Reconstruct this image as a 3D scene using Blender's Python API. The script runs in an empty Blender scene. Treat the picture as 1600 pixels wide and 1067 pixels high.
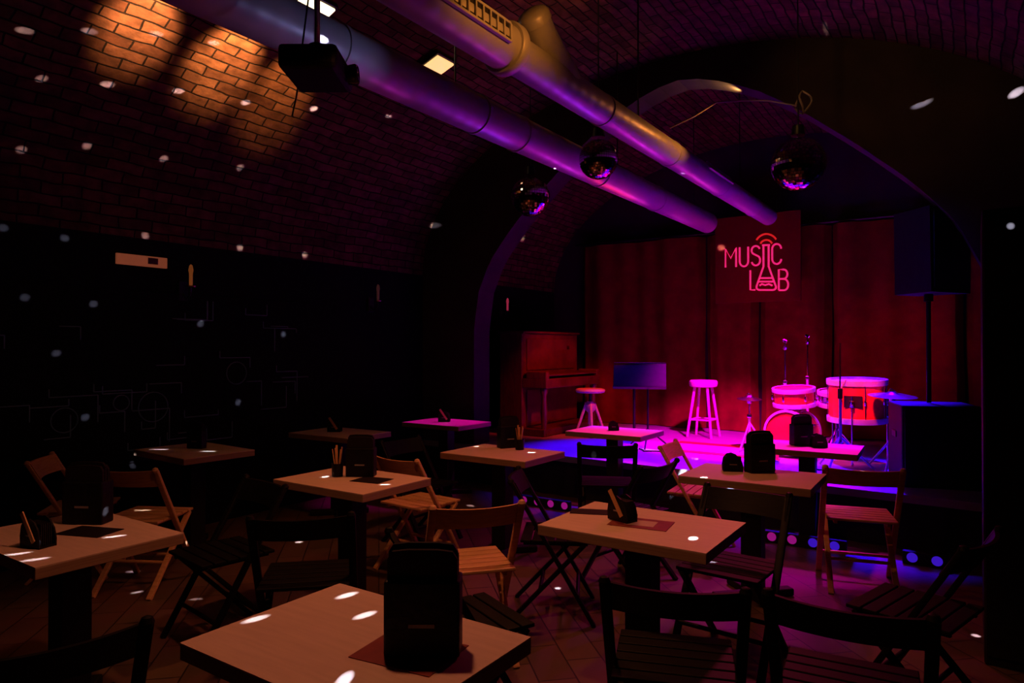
import bpy, bmesh, math, random
from mathutils import Vector, Matrix
random.seed(7)
PI = math.pi
S = bpy.context.scene
COL = S.collection

# ------------------------------------------------------------------ materials
def mat(name, color, rough=.5, metal=0, noise=0, scale=20, bump=0, emit=None, estr=0, spec=.5):
    m = bpy.data.materials.new(name); m.use_nodes = True
    nt = m.node_tree; b = nt.nodes['Principled BSDF']
    b.inputs['Base Color'].default_value = (*color, 1)
    b.inputs['Roughness'].default_value = rough
    b.inputs['Metallic'].default_value = metal
    b.inputs['Specular IOR Level'].default_value = spec
    tc = nt.nodes.new('ShaderNodeTexCoord')
    nz = nt.nodes.new('ShaderNodeTexNoise'); nz.inputs['Scale'].default_value = scale
    nz.inputs['Detail'].default_value = 4
    nt.links.new(tc.outputs['Object'], nz.inputs['Vector'])
    rp = nt.nodes.new('ShaderNodeValToRGB')
    k = max(noise, .04)
    rp.color_ramp.elements[0].position = .3; rp.color_ramp.elements[1].position = .7
    rp.color_ramp.elements[0].color = (*[c*(1-k) for c in color], 1)
    rp.color_ramp.elements[1].color = (*[min(1, c*(1+k)) for c in color], 1)
    nt.links.new(nz.outputs['Fac'], rp.inputs['Fac'])
    nt.links.new(rp.outputs['Color'], b.inputs['Base Color'])
    if bump:
        bp = nt.nodes.new('ShaderNodeBump'); bp.inputs['Strength'].default_value = bump
        bp.inputs['Distance'].default_value = .01
        nt.links.new(nz.outputs['Fac'], bp.inputs['Height'])
        nt.links.new(bp.outputs['Normal'], b.inputs['Normal'])
    if emit:
        b.inputs['Emission Color'].default_value = (*emit, 1)
        b.inputs['Emission Strength'].default_value = estr
    return m

def wood(name, c1, c2, rough=.45, axis=(1, 14, 14), spec=.5):
    m = bpy.data.materials.new(name); m.use_nodes = True
    nt = m.node_tree; b = nt.nodes['Principled BSDF']; b.inputs['Roughness'].default_value = rough; b.inputs['Specular IOR Level'].default_value = spec
    tc = nt.nodes.new('ShaderNodeTexCoord'); mp = nt.nodes.new('ShaderNodeMapping')
    mp.inputs['Scale'].default_value = axis
    nz = nt.nodes.new('ShaderNodeTexNoise'); nz.inputs['Scale'].default_value = 6; nz.inputs['Detail'].default_value = 6
    rp = nt.nodes.new('ShaderNodeValToRGB')
    rp.color_ramp.elements[0].position = .35; rp.color_ramp.elements[1].position = .65
    rp.color_ramp.elements[0].color = (*c1, 1); rp.color_ramp.elements[1].color = (*c2, 1)
    nt.links.new(tc.outputs['Object'], mp.inputs['Vector']); nt.links.new(mp.outputs[0], nz.inputs['Vector'])
    nt.links.new(nz.outputs['Fac'], rp.inputs['Fac']); nt.links.new(rp.outputs['Color'], b.inputs['Base Color'])
    return m

def brick_mat(name, c1, c2, mortar):
    m = bpy.data.materials.new(name); m.use_nodes = True
    nt = m.node_tree; b = nt.nodes['Principled BSDF']; b.inputs['Roughness'].default_value = .85
    b.inputs['Specular IOR Level'].default_value = .15
    uv = nt.nodes.new('ShaderNodeUVMap'); uv.uv_map = 'UVMap'
    nz0 = nt.nodes.new('ShaderNodeTexNoise'); nz0.inputs['Scale'].default_value = 4
    add = nt.nodes.new('ShaderNodeVectorMath'); add.operation = 'MULTIPLY_ADD'
    add.inputs[1].default_value = (.05, .05, 0)
    nt.links.new(uv.outputs[0], nz0.inputs['Vector'])
    nt.links.new(nz0.outputs['Color'], add.inputs[0]); nt.links.new(uv.outputs[0], add.inputs[2])
    br = nt.nodes.new('ShaderNodeTexBrick')
    br.inputs['Color1'].default_value = (*c1, 1); br.inputs['Color2'].default_value = (*c2, 1)
    br.inputs['Mortar'].default_value = (*mortar, 1); br.inputs['Scale'].default_value = 1
    br.inputs['Mortar Size'].default_value = .007; br.inputs['Mortar Smooth'].default_value = .4
    br.inputs['Brick Width'].default_value = .27; br.inputs['Row Height'].default_value = .085
    nt.links.new(add.outputs[0], br.inputs['Vector'])
    nz = nt.nodes.new('ShaderNodeTexNoise'); nz.inputs['Scale'].default_value = 9; nz.inputs['Detail'].default_value = 6
    nt.links.new(uv.outputs[0], nz.inputs['Vector'])
    mx = nt.nodes.new('ShaderNodeMix'); mx.data_type = 'RGBA'; mx.blend_type = 'MULTIPLY'; mx.inputs[0].default_value = .75
    nt.links.new(br.outputs['Color'], mx.inputs[6])
    rp = nt.nodes.new('ShaderNodeValToRGB'); rp.color_ramp.elements[0].position = .3; rp.color_ramp.elements[1].position = .7
    rp.color_ramp.elements[0].color = (.35, .35, .35, 1); rp.color_ramp.elements[1].color = (1.4, 1.4, 1.4, 1)
    nt.links.new(nz.outputs['Fac'], rp.inputs['Fac']); nt.links.new(rp.outputs['Color'], mx.inputs[7])
    nt.links.new(mx.outputs[2], b.inputs['Base Color'])
    sub = nt.nodes.new('ShaderNodeMath'); sub.operation = 'MULTIPLY_ADD'; sub.inputs[1].default_value = -1.3
    nt.links.new(br.outputs['Fac'], sub.inputs[0]); nt.links.new(nz.outputs['Fac'], sub.inputs[2])
    bp = nt.nodes.new('ShaderNodeBump'); bp.inputs['Strength'].default_value = .9; bp.inputs['Distance'].default_value = .02
    nt.links.new(sub.outputs[0], bp.inputs['Height']); nt.links.new(bp.outputs[0], b.inputs['Normal'])
    return m

def floor_mat():
    m = bpy.data.materials.new('floor_tiles'); m.use_nodes = True
    nt = m.node_tree; b = nt.nodes['Principled BSDF']; b.inputs['Roughness'].default_value = .42
    tc = nt.nodes.new('ShaderNodeTexCoord'); mp = nt.nodes.new('ShaderNodeMapping')
    mp.inputs['Rotation'].default_value = (0, 0, PI/4)
    br = nt.nodes.new('ShaderNodeTexBrick'); br.inputs['Scale'].default_value = 1
    br.inputs['Brick Width'].default_value = .36; br.inputs['Row Height'].default_value = .18
    br.inputs['Mortar Size'].default_value = .004
    br.inputs['Color1'].default_value = (.13, .07, .05, 1); br.inputs['Color2'].default_value = (.2, .115, .085, 1)
    br.inputs['Mortar'].default_value = (.03, .02, .015, 1)
    nt.links.new(tc.outputs['Object'], mp.inputs[0]); nt.links.new(mp.outputs[0], br.inputs['Vector'])
    nz = nt.nodes.new('ShaderNodeTexNoise'); nz.inputs['Scale'].default_value = 3; nz.inputs['Detail'].default_value = 5
    nt.links.new(tc.outputs['Object'], nz.inputs['Vector'])
    mx = nt.nodes.new('ShaderNodeMix'); mx.data_type = 'RGBA'; mx.blend_type = 'MULTIPLY'; mx.inputs[0].default_value = .6
    nt.links.new(br.outputs['Color'], mx.inputs[6]); nt.links.new(nz.outputs['Color'], mx.inputs[7])
    nt.links.new(mx.outputs[2], b.inputs['Base Color'])
    bp = nt.nodes.new('ShaderNodeBump'); bp.inputs['Strength'].default_value = .3; bp.invert = True
    bp.inputs['Distance'].default_value = .004
    nt.links.new(br.outputs['Fac'], bp.inputs['Height']); nt.links.new(bp.outputs[0], b.inputs['Normal'])
    return m

def duct_mat():
    m = bpy.data.materials.new('galvanised_duct'); m.use_nodes = True
    nt = m.node_tree; b = nt.nodes['Principled BSDF']
    b.inputs['Base Color'].default_value = (.42, .41, .43, 1); b.inputs['Metallic'].default_value = .2
    b.inputs['Roughness'].default_value = .5
    tc = nt.nodes.new('ShaderNodeTexCoord')
    wv = nt.nodes.new('ShaderNodeTexWave'); wv.bands_direction = 'Y'; wv.inputs['Scale'].default_value = 2.6
    wv.inputs['Distortion'].default_value = .3
    nt.links.new(tc.outputs['Object'], wv.inputs['Vector'])
    bp = nt.nodes.new('ShaderNodeBump'); bp.inputs['Strength'].default_value = .16; bp.inputs['Distance'].default_value = .01
    nt.links.new(wv.outputs['Fac'], bp.inputs['Height']); nt.links.new(bp.outputs[0], b.inputs['Normal'])
    nz = nt.nodes.new('ShaderNodeTexNoise'); nz.inputs['Scale'].default_value = 8
    nt.links.new(tc.outputs['Object'], nz.inputs['Vector'])
    mr = nt.nodes.new('ShaderNodeMapRange'); mr.inputs[3].default_value = .32; mr.inputs[4].default_value = .55
    nt.links.new(nz.outputs['Fac'], mr.inputs[0]); nt.links.new(mr.outputs[0], b.inputs['Roughness'])
    return m

M = dict(
    brick=brick_mat('red_brick', (.13, .058, .032), (.065, .025, .014), (.008, .005, .004)),
    plaster=mat('dark_plaster', (.03, .02, .017), .9, noise=.3, scale=3),
    black_wall=mat('black_painted_wall', (.005, .005, .006), .9, spec=.1, noise=.3),
    floor=floor_mat(),
    duct=duct_mat(),
    top=wood('pale_laminate', (.62, .46, .34), (.68, .51, .38), .5, (1, 8, 8)),
    topedge=wood('ply_edge', (.3, .19, .11), (.38, .25, .15), .6, (1, 1, 30)),
    black=mat('black_paint', (.010, .009, .010), .6, noise=.2, spec=.25),
    blackm=mat('black_metal', (.02, .02, .022), .35, metal=.6),
    natural=wood('natural_beech', (.55, .3, .13), (.68, .4, .2), .42),
    blackwood=wood('black_stained_wood', (.004, .0035, .0035), (.008, .007, .006), .5, spec=.12),
    leather=mat('black_leather', (.005, .004, .0045), .5, noise=.3, scale=60, bump=.3, spec=.2),
    card=mat('dark_card', (.012, .007, .007), .6, spec=.2),
    redcard=mat('dark_red_card', (.22, .03, .025), .5, noise=.2),
    tan=mat('tan_wood_card', (.62, .34, .14), .5, noise=.1),
    greytext=mat('pale_print', (.3, .28, .28), .6),
    curtain=mat('red_velvet', (.17, .018, .01), .9, noise=.25, scale=5, spec=.1),
    stage=mat('stage_deck', (.32, .3, .32), .5, noise=.12, scale=5),
    skirt=mat('stage_skirt', (.012, .01, .014), .8),
    panel=mat('sign_panel', (.16, .012, .008), .8, spec=.1),
    pink=mat('sign_pink_glow', (.9, .1, .3), .5, emit=(.82, .022, .14), estr=.85),  # glow put into the letters in place of light on pink paint
    signred=mat('sign_red_glow', (.8, .05, .03), .5, emit=(.6, .015, .01), estr=.8),  # emission lends the wave marks the same glow
    piano=wood('piano_walnut', (.07, .018, .01), (.13, .036, .02), .3, (6, 1, 1)),
    ivory=mat('ivory', (.6, .55, .5), .3),
    drumred=mat('drum_red', (.75, .05, .03), .3, noise=.15, scale=30),
    skin=mat('drum_head', (.75, .72, .7), .45),
    hoop=mat('drum_hoop', (.7, .68, .72), .35, metal=.4),
    chrome=mat('chrome', (.75, .75, .78), .15, metal=1),
    brass=mat('cymbal_brass', (.7, .55, .3), .25, metal=1),
    mirror=mat('mirror_tile', (.55, .55, .6), .06, metal=1),
    lampw=mat('lamp_glass', (1, .9, .7), .4, emit=(1, .75, .42), estr=3),
    lampw2=mat('lamp_glass_warm', (1, .8, .5), .4, emit=(1, .55, .2), estr=1.25),
    stoolwood=wood('pale_stool', (.6, .5, .45), (.7, .6, .52), .4),
    rug=mat('red_rug', (.5, .03, .02), .9, noise=.4, scale=40),
    white=mat('white_tape_glow', (.9, .9, .9), .5, emit=(.9, .6, .9), estr=.35),  # pale glow put into the tape colour
    paper=mat('paper', (.5, .35, .3), .7),
    glow_m=mat('magenta_light_patch', (.1, .005, .07), .8, spec=0, emit=(.5, .01, .32), estr=.5),
    glow_b=mat('blue_light_patch', (.01, .01, .1), .8, spec=0, emit=(.06, .01, .75), estr=.6),
    mural=mat('mural_line_glow', (.03, .033, .042), .6, emit=(.5, .5, .6), estr=.003),  # slight glow put into the painted lines
    plaque=mat('plaque', (.22, .06, .03), .6, emit=(.5, .12, .05), estr=.28),  # warm light on the plaque put in as emission
    plaqued=mat('plaque_dark', (.1, .03, .02), .6),
    glassdark=mat('dark_glass', (.02, .02, .03), .08),
    blueled=mat('blue_glass', (.1, .1, .6), .3, emit=(.1, .15, 1), estr=2),
    red_glass=mat('red_glass', (.8, .15, .05), .2),
    cable=mat('cable', (.12, .09, .08), .5),
)

# ------------------------------------------------------------------ mesh builder
class MB:
    def __init__(s): s.bm = bmesh.new(); s.smooth = False
    def box(s, c, size, rot=None, bev=0):
        r = bmesh.ops.create_cube(s.bm, size=1)
        vs = r['verts']
        mt = Matrix.Diagonal((*size, 1))
        if rot is not None: mt = rot.to_4x4() @ mt
        mt = Matrix.Translation(c) @ mt
        bmesh.ops.transform(s.bm, matrix=mt, verts=vs)
        if bev:
            es = list({e for v in vs for e in v.link_edges})
            bmesh.ops.bevel(s.bm, geom=es, offset=bev, segments=2, affect='EDGES', profile=.5)
        return s
    def bar(s, a, b, w, h, up=(0, 0, 1)):
        a = Vector(a); b = Vector(b); d = b-a; L = d.length
        y = d.normalized(); x = y.cross(Vector(up))
        if x.length < 1e-4: x = y.cross(Vector((1, 0, 0)))
        x.normalize(); z = x.cross(y)
        rot = Matrix((x, y, z)).transposed()
        return s.box((a+b)/2, (w, L, h), rot, bev=min(w, h)*.2)
    def cyl(s, a, b, r0, r1=None, n=20, caps=True):
        a = Vector(a); b = Vector(b); d = b-a
        r1 = r0 if r1 is None else r1
        q = d.to_track_quat('Z', 'Y').to_matrix().to_4x4()
        bmesh.ops.create_cone(s.bm, cap_ends=caps, segments=n, radius1=r0, radius2=r1, depth=d.length,
                              matrix=Matrix.Translation((a+b)/2) @ q)
        s.smooth = True
        return s
    def lathe(s, prof, n=32, c=(0, 0, 0), axis=None):
        q = Matrix.Translation(c)
        if axis is not None: q = q @ Vector(axis).to_track_quat('Z', 'Y').to_matrix().to_4x4()
        rings = []
        for r, z in prof:
            if r < 1e-6: rings.append([s.bm.verts.new(q @ Vector((0, 0, z)))])
            else: rings.append([s.bm.verts.new(q @ Vector((r*math.cos(2*PI*i/n), r*math.sin(2*PI*i/n), z))) for i in range(n)])
        for A, B in zip(rings, rings[1:]):
            for i in range(n):
                j = (i+1) % n
                if len(A) == 1 and len(B) == 1: continue
                if len(A) == 1: s.bm.faces.new((A[0], B[i], B[j]))
                elif len(B) == 1: s.bm.faces.new((A[i], A[j], B[0]))
                else: s.bm.faces.new((A[i], A[j], B[j], B[i]))
        s.smooth = True
        return s
    def tube(s, pts, r, n=8):
        pts = [Vector(p) for p in pts]; rings = []
        for i, p in enumerate(pts):
            d = (pts[min(i+1, len(pts)-1)]-pts[max(i-1, 0)]).normalized()
            x = d.cross(Vector((.13, .31, .94)))
            if x.length < 1e-3: x = d.cross(Vector((1, 0, 0)))
            x.normalize(); y = d.cross(x)
            rings.append([s.bm.verts.new(p+x*r*math.cos(2*PI*k/n)+y*r*math.sin(2*PI*k/n)) for k in range(n)])
        for A, B in zip(rings, rings[1:]):
            for k in range(n): s.bm.faces.new((A[k], A[(k+1) % n], B[(k+1) % n], B[k]))
        s.bm.faces.new(rings[0]); s.bm.faces.new(rings[-1])
        s.smooth = True
        return s
    def prism(s, poly, depth, mtx=None, bev=0):
        """poly in local XZ, extruded along Y centred"""
        mtx = mtx or Matrix()
        a = [s.bm.verts.new(mtx @ Vector((x, -depth/2, z))) for x, z in poly]
        b = [s.bm.verts.new(mtx @ Vector((x, depth/2, z))) for x, z in poly]
        n = len(poly)
        fs = [s.bm.faces.new(a), s.bm.faces.new(b[::-1])]
        for i in range(n):
            j = (i+1) % n
            fs.append(s.bm.faces.new((a[i], b[i], b[j], a[j])))
        return s
    def build(s, name, m, parent=None):
        bmesh.ops.recalc_face_normals(s.bm, faces=s.bm.faces)
        me = bpy.data.meshes.new(name)
        if s.smooth:
            for f in s.bm.faces: f.smooth = True
            for e in s.bm.edges:
                if len(e.link_faces) == 2 and e.calc_face_angle(0) > .7: e.smooth = False
        s.bm.to_mesh(me); s.bm.free()
        o = bpy.data.objects.new(name, me); COL.objects.link(o)
        me.materials.append(m)
        if parent is not None: o.parent = parent
        return o

def tag(o, label=None, cat=None, group=None, kind=None):
    if label: o['label'] = label
    if cat: o['category'] = cat
    if group: o['group'] = group
    if kind: o['kind'] = kind
    return o
def thing(name, label, cat, loc=(0, 0, 0), rz=0, group=None):
    o = bpy.data.objects.new(name, None); COL.objects.link(o)
    o.empty_display_size = .1
    o.location = loc; o.rotation_euler = (0, 0, math.radians(rz))
    return tag(o, label, cat, group)
KIDS = {}
def copy_tree(o, parent=None):
    c = o.copy(); COL.objects.link(c); c.parent = parent
    for ch in [x for x in list(COL.objects) if x.parent == o]: copy_tree(ch, c)
    return c

# ------------------------------------------------------------------ setting
XL, XR, YF, YB = -5.5, .9, -1.6, 9.35
CX, HW, ZS, RISE = -2.3, 3.2, 2.4, 1.9
o = MB().box(((XL+XR)/2, (YF+YB)/2, -.05), (XR-XL+.4, YB-YF+.4, .1)).build('floor', M['floor']); tag(o, kind='structure')
def uvwall(name, p0, p1, z0, z1, m):
    me = bpy.data.meshes.new(name)
    L = (Vector(p1)-Vector(p0)).length
    me.from_pydata([(*p0, z0), (*p1, z0), (*p1, z1), (*p0, z1)], [], [(0, 1, 2, 3)])
    uv = me.uv_layers.new(name='UVMap')
    for i, c in enumerate([(0, z0), (L, z0), (L, z1), (0, z1)]): uv.data[i].uv = c
    me.materials.append(m)
    o = bpy.data.objects.new(name, me); COL.objects.link(o)
    sd = o.modifiers.new('thick', 'SOLIDIFY'); sd.thickness = .1; sd.offset = 1
    return tag(o, kind='structure')
uvwall('wall_left', (XL, YB), (XL, YF), 0, ZS, M['black_wall'])
uvwall('wall_right', (XR, YF), (XR, YB), 0, ZS, M['plaster'])
uvwall('wall_back', (XL, YB), (XR, YB), 0, 4.4, M['plaster']).modifiers[0].offset = -1
uvwall('wall_front', (XL, YF), (XR, YF), 0, 4.4, M['plaster'])
# barrel vault
def vz(x): return ZS+RISE*math.sqrt(max(0, 1-((x-CX)/HW)**2))
def make_vault():
    me = bpy.data.meshes.new('ceiling'); vs = []; fs = []; uvs = []
    N = 48; arc = [0]
    P = [(CX-HW*math.cos(PI*i/N), ZS+RISE*math.sin(PI*i/N)) for i in range(N+1)]
    for a, b in zip(P, P[1:]): arc.append(arc[-1]+math.dist(a, b))
    for x, z in P: vs += [(x, YF, z), (x, YB, z)]
    for i in range(N):
        fs.append((2*i, 2*i+1, 2*i+3, 2*i+2)); uvs += [(YF, arc[i]), (YB, arc[i]), (YB, arc[i+1]), (YF, arc[i+1])]
    me.from_pydata(vs, [], fs); uv = me.uv_layers.new(name='UVMap')
    for i, c in enumerate(uvs): uv.data[i].uv = c
    for p in me.polygons: p.use_smooth = True
    me.materials.append(M['brick'])
    o = bpy.data.objects.new('ceiling', me); COL.objects.link(o)
    return tag(o, kind='structure')
make_vault()
# arch wall in front of the stage
def arch_wall():
    me = bpy.data.meshes.new('wall_arch'); N = 40; A = 2.42; B = 2.0; Z0 = 1.72; y0 = 6.22; y1 = 6.52
    bm = bmesh.new(); uvl = bm.loops.layers.uv.new('UVMap')
    prof = [(0, 4.06), (.2, 4.03), (.36, 3.98), (.7, 3.83), (1.04, 3.6), (1.5, 3.22), (1.9, 2.85), (2.2, 2.5), (2.36, 2.15), (2.42, 1.72)]
    def pz(u):
        for (a, za), (b, zb) in zip(prof, prof[1:]):
            if u <= b+1e-9: return za+(zb-za)*(u-a)/(b-a)
        return 1.72
    inn = [(CX-A, .4215)]+[(CX-A*math.cos(PI*i/N), pz(abs(A*math.cos(PI*i/N)))) for i in range(N+1)]+[(CX+A, .4215)]
    out = [(XL, .4215)]+[(CX-HW*math.cos(PI*i/N)*.999, ZS+RISE*math.sin(PI*i/N)*.999) for i in range(N+1)]+[(XR, .4215)]
    def quad(pts, uvs):
        f = bm.faces.new([bm.verts.new(p) for p in pts])
        for l, u in zip(f.loops, uvs): l[uvl].uv = u
    for i in range(len(inn)-1):
        a, b, c, d = inn[i], inn[i+1], out[i+1], out[i]
        for y in (y0, y1): quad([(p[0], y, p[1]) for p in (a, b, c, d)], [a, b, c, d])
        quad([(a[0], y0, a[1]), (b[0], y0, b[1]), (b[0], y1, b[1]), (a[0], y1, a[1])], [(y0, i*.15), (y0, i*.15+.15), (y1, i*.15+.15), (y1, i*.15)])
    bmesh.ops.remove_doubles(bm, verts=bm.verts, dist=.0005)
    bmesh.ops.recalc_face_normals(bm, faces=bm.faces)
    bm.to_mesh(me); bm.free(); me.materials.append(M['plaster'])
    o = bpy.data.objects.new('wall_arch', me); COL.objects.link(o); tag(o, kind='structure')
arch_wall()

# stage
SH = .42; SY = 6.15
st = thing('stage_platform', 'low stage platform with glossy deck and black front skirt under the curtain', 'stage', (CX, SY, 0))
def edge_y(x): return 6.2-(x-XL)*(6.2-5.86)/(XR-XL)       # the stage front runs slightly aslant
m = MB(); pts = [(XL+.03, edge_y(XL)), (XR-.03, edge_y(XR)), (XR-.03, YB-.05), (XL+.03, YB-.05)]
lo = [m.bm.verts.new((x-CX, y-SY, SH-.06)) for x, y in pts]; hi = [m.bm.verts.new((x-CX, y-SY, SH)) for x, y in pts]
m.bm.faces.new(lo); m.bm.faces.new(hi)
for i in range(4): m.bm.faces.new((lo[i], lo[(i+1) % 4], hi[(i+1) % 4], hi[i]))
m.build('deck', M['stage'], st)
m = MB(); n = 120; W = XR-XL-.12
for i in range(n):
    x0 = -W/2+W*i/n; x1 = -W/2+W*(i+1)/n
    y0 = .04+.012*math.sin(i*1.3)+edge_y(x0+CX)-SY; y1 = .04+.012*math.sin((i+1)*1.3)+edge_y(x1+CX)-SY
    vs = [m.bm.verts.new(p) for p in ((x0, y0, 0), (x1, y1, 0), (x1, y1, SH-.06), (x0, y0, SH-.06))]
    m.bm.faces.new(vs)
bmesh.ops.remove_doubles(m.bm, verts=m.bm.verts, dist=.0001); m.smooth = True
m.build('skirt', M['skirt'], st)
m = MB()
for x in (-2.9, -1, 1, 2.9):
    m.box((x, 1.6, (SH-.06)/2), (.08, 2.9, SH-.06))
m.build('joist', M['black'], st)

# made-up bars of glowing discs, standing in for light showing at the stage foot
def glow_bar(x0, x1, label, blue_from):
    t = thing('added_glow_bar', label, 'light bar', ((x0+x1)/2, 5.6, 0), group='added bars of glowing discs before the stage')
    MB().box((0, 0, .045), (x1-x0, .05, .09), bev=.006).build('housing', M['black'], t)
    n = int((x1-x0-.06)/.15)
    for i in range(n+1):
        x = -(x1-x0)/2+.06+i*.15
        gx = x+(x0+x1)/2
        MB().lathe([(0, .008), (.02, .007), (.034, 0), (.034, -.01)], 20, (x, -.026, .05), (0, -1, 0)).build('lens', M['glow_b'] if gx > blue_from else M['glow_m'], t)
glow_bar(-3.68, -3.12, 'short added bar of glowing discs for magenta light patches left of centre before the stage', 9)
glow_bar(-1.52, -.78, 'added bar of glowing discs for magenta and blue light patches behind the two right-hand front tables', -1.1)
glow_bar(-.42, -.08, 'short added bar of glowing discs for blue light patches below the large speaker at right', -2)

# curtains
def curtain(x0, x1, label, seed):
    rnd = random.Random(seed); t = MB(); nx = 90; nz = 14; z0 = SH+.01; z1 = 3.05
    ph = [rnd.uniform(0, 6) for _ in range(4)]; V = []
    for j in range(nz+1):
        f = j/nz; z = z0+(z1-z0)*f; row = []
        for i in range(nx+1):
            u = i/nx; x = x0+(x1-x0)*u+.012*math.sin(j*.7+ph[1]+u*9)*(1-f)
            w = (x1-x0)
            y = 9.17+.022*math.sin(u*w*17+ph[0]+.9*math.sin(u*7+ph[2])+.35*f)+.045*math.sin(u*w*6+ph[3]+.5*f)
            e = min(u, 1-u)*w
            if e < .07: y += .11*(1-e/.07)
            row.append(t.bm.verts.new((x, y, z)))
        V.append(row)
    for j in range(nz):
        for i in range(nx): t.bm.faces.new((V[j][i], V[j][i+1], V[j+1][i+1], V[j+1][i]))
    t.smooth = True
    o = t.build('stage_curtain', M['curtain'])
    tag(o, label, 'curtain', 'dark red curtain panels behind the stage')
for i, (a, b, l) in enumerate([
        (-4.95, -3.05, 'dark red curtain panel behind the piano and music stand'),
        (-3.03, -2.33, 'narrow dark red curtain panel behind the tall bar stool'),
        (-2.31, -1.45, 'dark red curtain panel hanging below the pink sign, left of the drums'),
        (-1.43, -.08, 'wide dark red curtain panel glowing behind the raised floor tom'),
        (-.06, .8, 'dark red curtain panel at far right behind the speaker pole')]):
    curtain(a, b, l, i)
o = MB().cyl((-5.0, 9.16, 3.08), (.82, 9.16, 3.08), .02).build('curtain_rail', M['blackm']); tag(o, 'black curtain rail above the red stage curtains', 'rail')

# ------------------------------------------------------------------ sign
def sign():
    W, H = 1.04, 1.10
    t = thing('wall_sign', 'square dark red sign reading MUSIC LAB in pink with a flask for the letter I', 'sign', (-2.24, 8.82, 2.10))
    MB().box((0, 0, H/2), (W, .04, H), bev=.004).build('panel', M['panel'], t)
    k = .00239
    def P(zx, zy): return ((zx-50)*k-W/2, -.028, (550-zy-(zx-50)*.05+10)*.00247)
    R = .0115
    def stroke(mb, pts): mb.tube([P(*q) for q in pts], R, 8)
    def arc(cx, cy, rx, ry, a0, a1, n=10): return [(cx+rx*math.cos(math.radians(a0+(a1-a0)*i/n)), cy-ry*math.sin(math.radians(a0+(a1-a0)*i/n))) for i in range(n+1)]
    L = {}
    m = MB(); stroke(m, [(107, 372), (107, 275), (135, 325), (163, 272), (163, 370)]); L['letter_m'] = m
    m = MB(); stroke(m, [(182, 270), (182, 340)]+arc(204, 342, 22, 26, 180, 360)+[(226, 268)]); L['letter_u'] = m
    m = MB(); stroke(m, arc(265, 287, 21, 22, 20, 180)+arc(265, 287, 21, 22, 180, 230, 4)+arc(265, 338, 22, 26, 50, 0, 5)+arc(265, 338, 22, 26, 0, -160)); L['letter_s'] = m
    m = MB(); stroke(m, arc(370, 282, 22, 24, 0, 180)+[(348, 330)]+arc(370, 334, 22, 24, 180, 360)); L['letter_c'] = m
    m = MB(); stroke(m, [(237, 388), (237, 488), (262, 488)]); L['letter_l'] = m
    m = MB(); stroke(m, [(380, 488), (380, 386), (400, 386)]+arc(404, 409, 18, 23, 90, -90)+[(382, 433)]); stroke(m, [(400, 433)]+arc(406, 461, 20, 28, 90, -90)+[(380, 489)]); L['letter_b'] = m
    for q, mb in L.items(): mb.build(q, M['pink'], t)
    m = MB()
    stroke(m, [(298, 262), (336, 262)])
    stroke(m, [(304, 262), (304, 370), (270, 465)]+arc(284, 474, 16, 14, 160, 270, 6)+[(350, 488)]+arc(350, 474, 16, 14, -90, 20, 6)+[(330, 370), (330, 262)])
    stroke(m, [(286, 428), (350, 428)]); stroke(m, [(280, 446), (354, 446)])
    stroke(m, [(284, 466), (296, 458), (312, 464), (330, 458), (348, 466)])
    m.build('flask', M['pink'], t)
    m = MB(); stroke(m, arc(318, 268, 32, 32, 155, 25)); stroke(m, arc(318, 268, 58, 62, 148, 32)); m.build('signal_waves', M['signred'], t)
sign()

# ------------------------------------------------------------------ ducts
DZ = 3.08
t = thing('ventilation_duct', 'right-hand round metal duct with slotted grille and branch, golden on top and purple beneath', 'duct', (-2.0, 0, DZ))
m = MB().cyl((0, 2.95, 0), (0, 8.4, 0), .1, n=40); m.build('duct_pipe', M['duct'], t)
m = MB().cyl((0, -1.4, 0), (0, 2.88, 0), .115, n=40); m.build('duct_pipe', M['duct'], t)
m = MB().lathe([(.1, 0), (.13, 0), (.138, .012), (.138, .05), (.13, .062), (.1, .062)], 40, (0, 2.88, 0), (0, 1, 0)); m.build('flange', M['duct'], t)
for y in (4.0, 5.2, 6.5, 7.7):
    MB().lathe([(.1, 0), (.105, .004), (.105, .03), (.1, .034)], 40, (0, y, 0), (0, 1, 0)).build('joint_ring', M['duct'], t)
for (ya, yb, rr, tilt) in ((1.75, 2.78, .115, 88), (5.9, 6.6, .1, 62)):
    rg = Matrix.Rotation(math.radians(tilt), 3, 'Y'); m = MB()
    def G(lx, y, lz): return rg @ Vector((lx, y, lz))
    hw = .045 if rr > .11 else .03
    for sx in (-hw, hw): m.bar(G(sx, ya, rr), G(sx, yb, rr), .014, .02, up=G(0, 0, 1))
    for yy in (ya, yb): m.bar(G(-hw, yy, rr), G(hw, yy, rr), .014, .02, up=G(0, 0, 1))
    fm = m
    m = MB().bar(G(0, ya, rr-.006), G(0, yb, rr-.006), hw*2, .008, up=G(0, 0, 1)); op = m
    m = fm
    n = int((yb-ya)/.055)
    for i in range(1, n):
        yy = ya+(yb-ya)*i/n; m.bar(G(-hw, yy, rr+.002), G(hw, yy, rr+.002), .012, .014, up=G(0, 0, 1))
    fr = m.build('grille', M['duct'], t); op.build('grille_opening', M['black'], fr)
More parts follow.
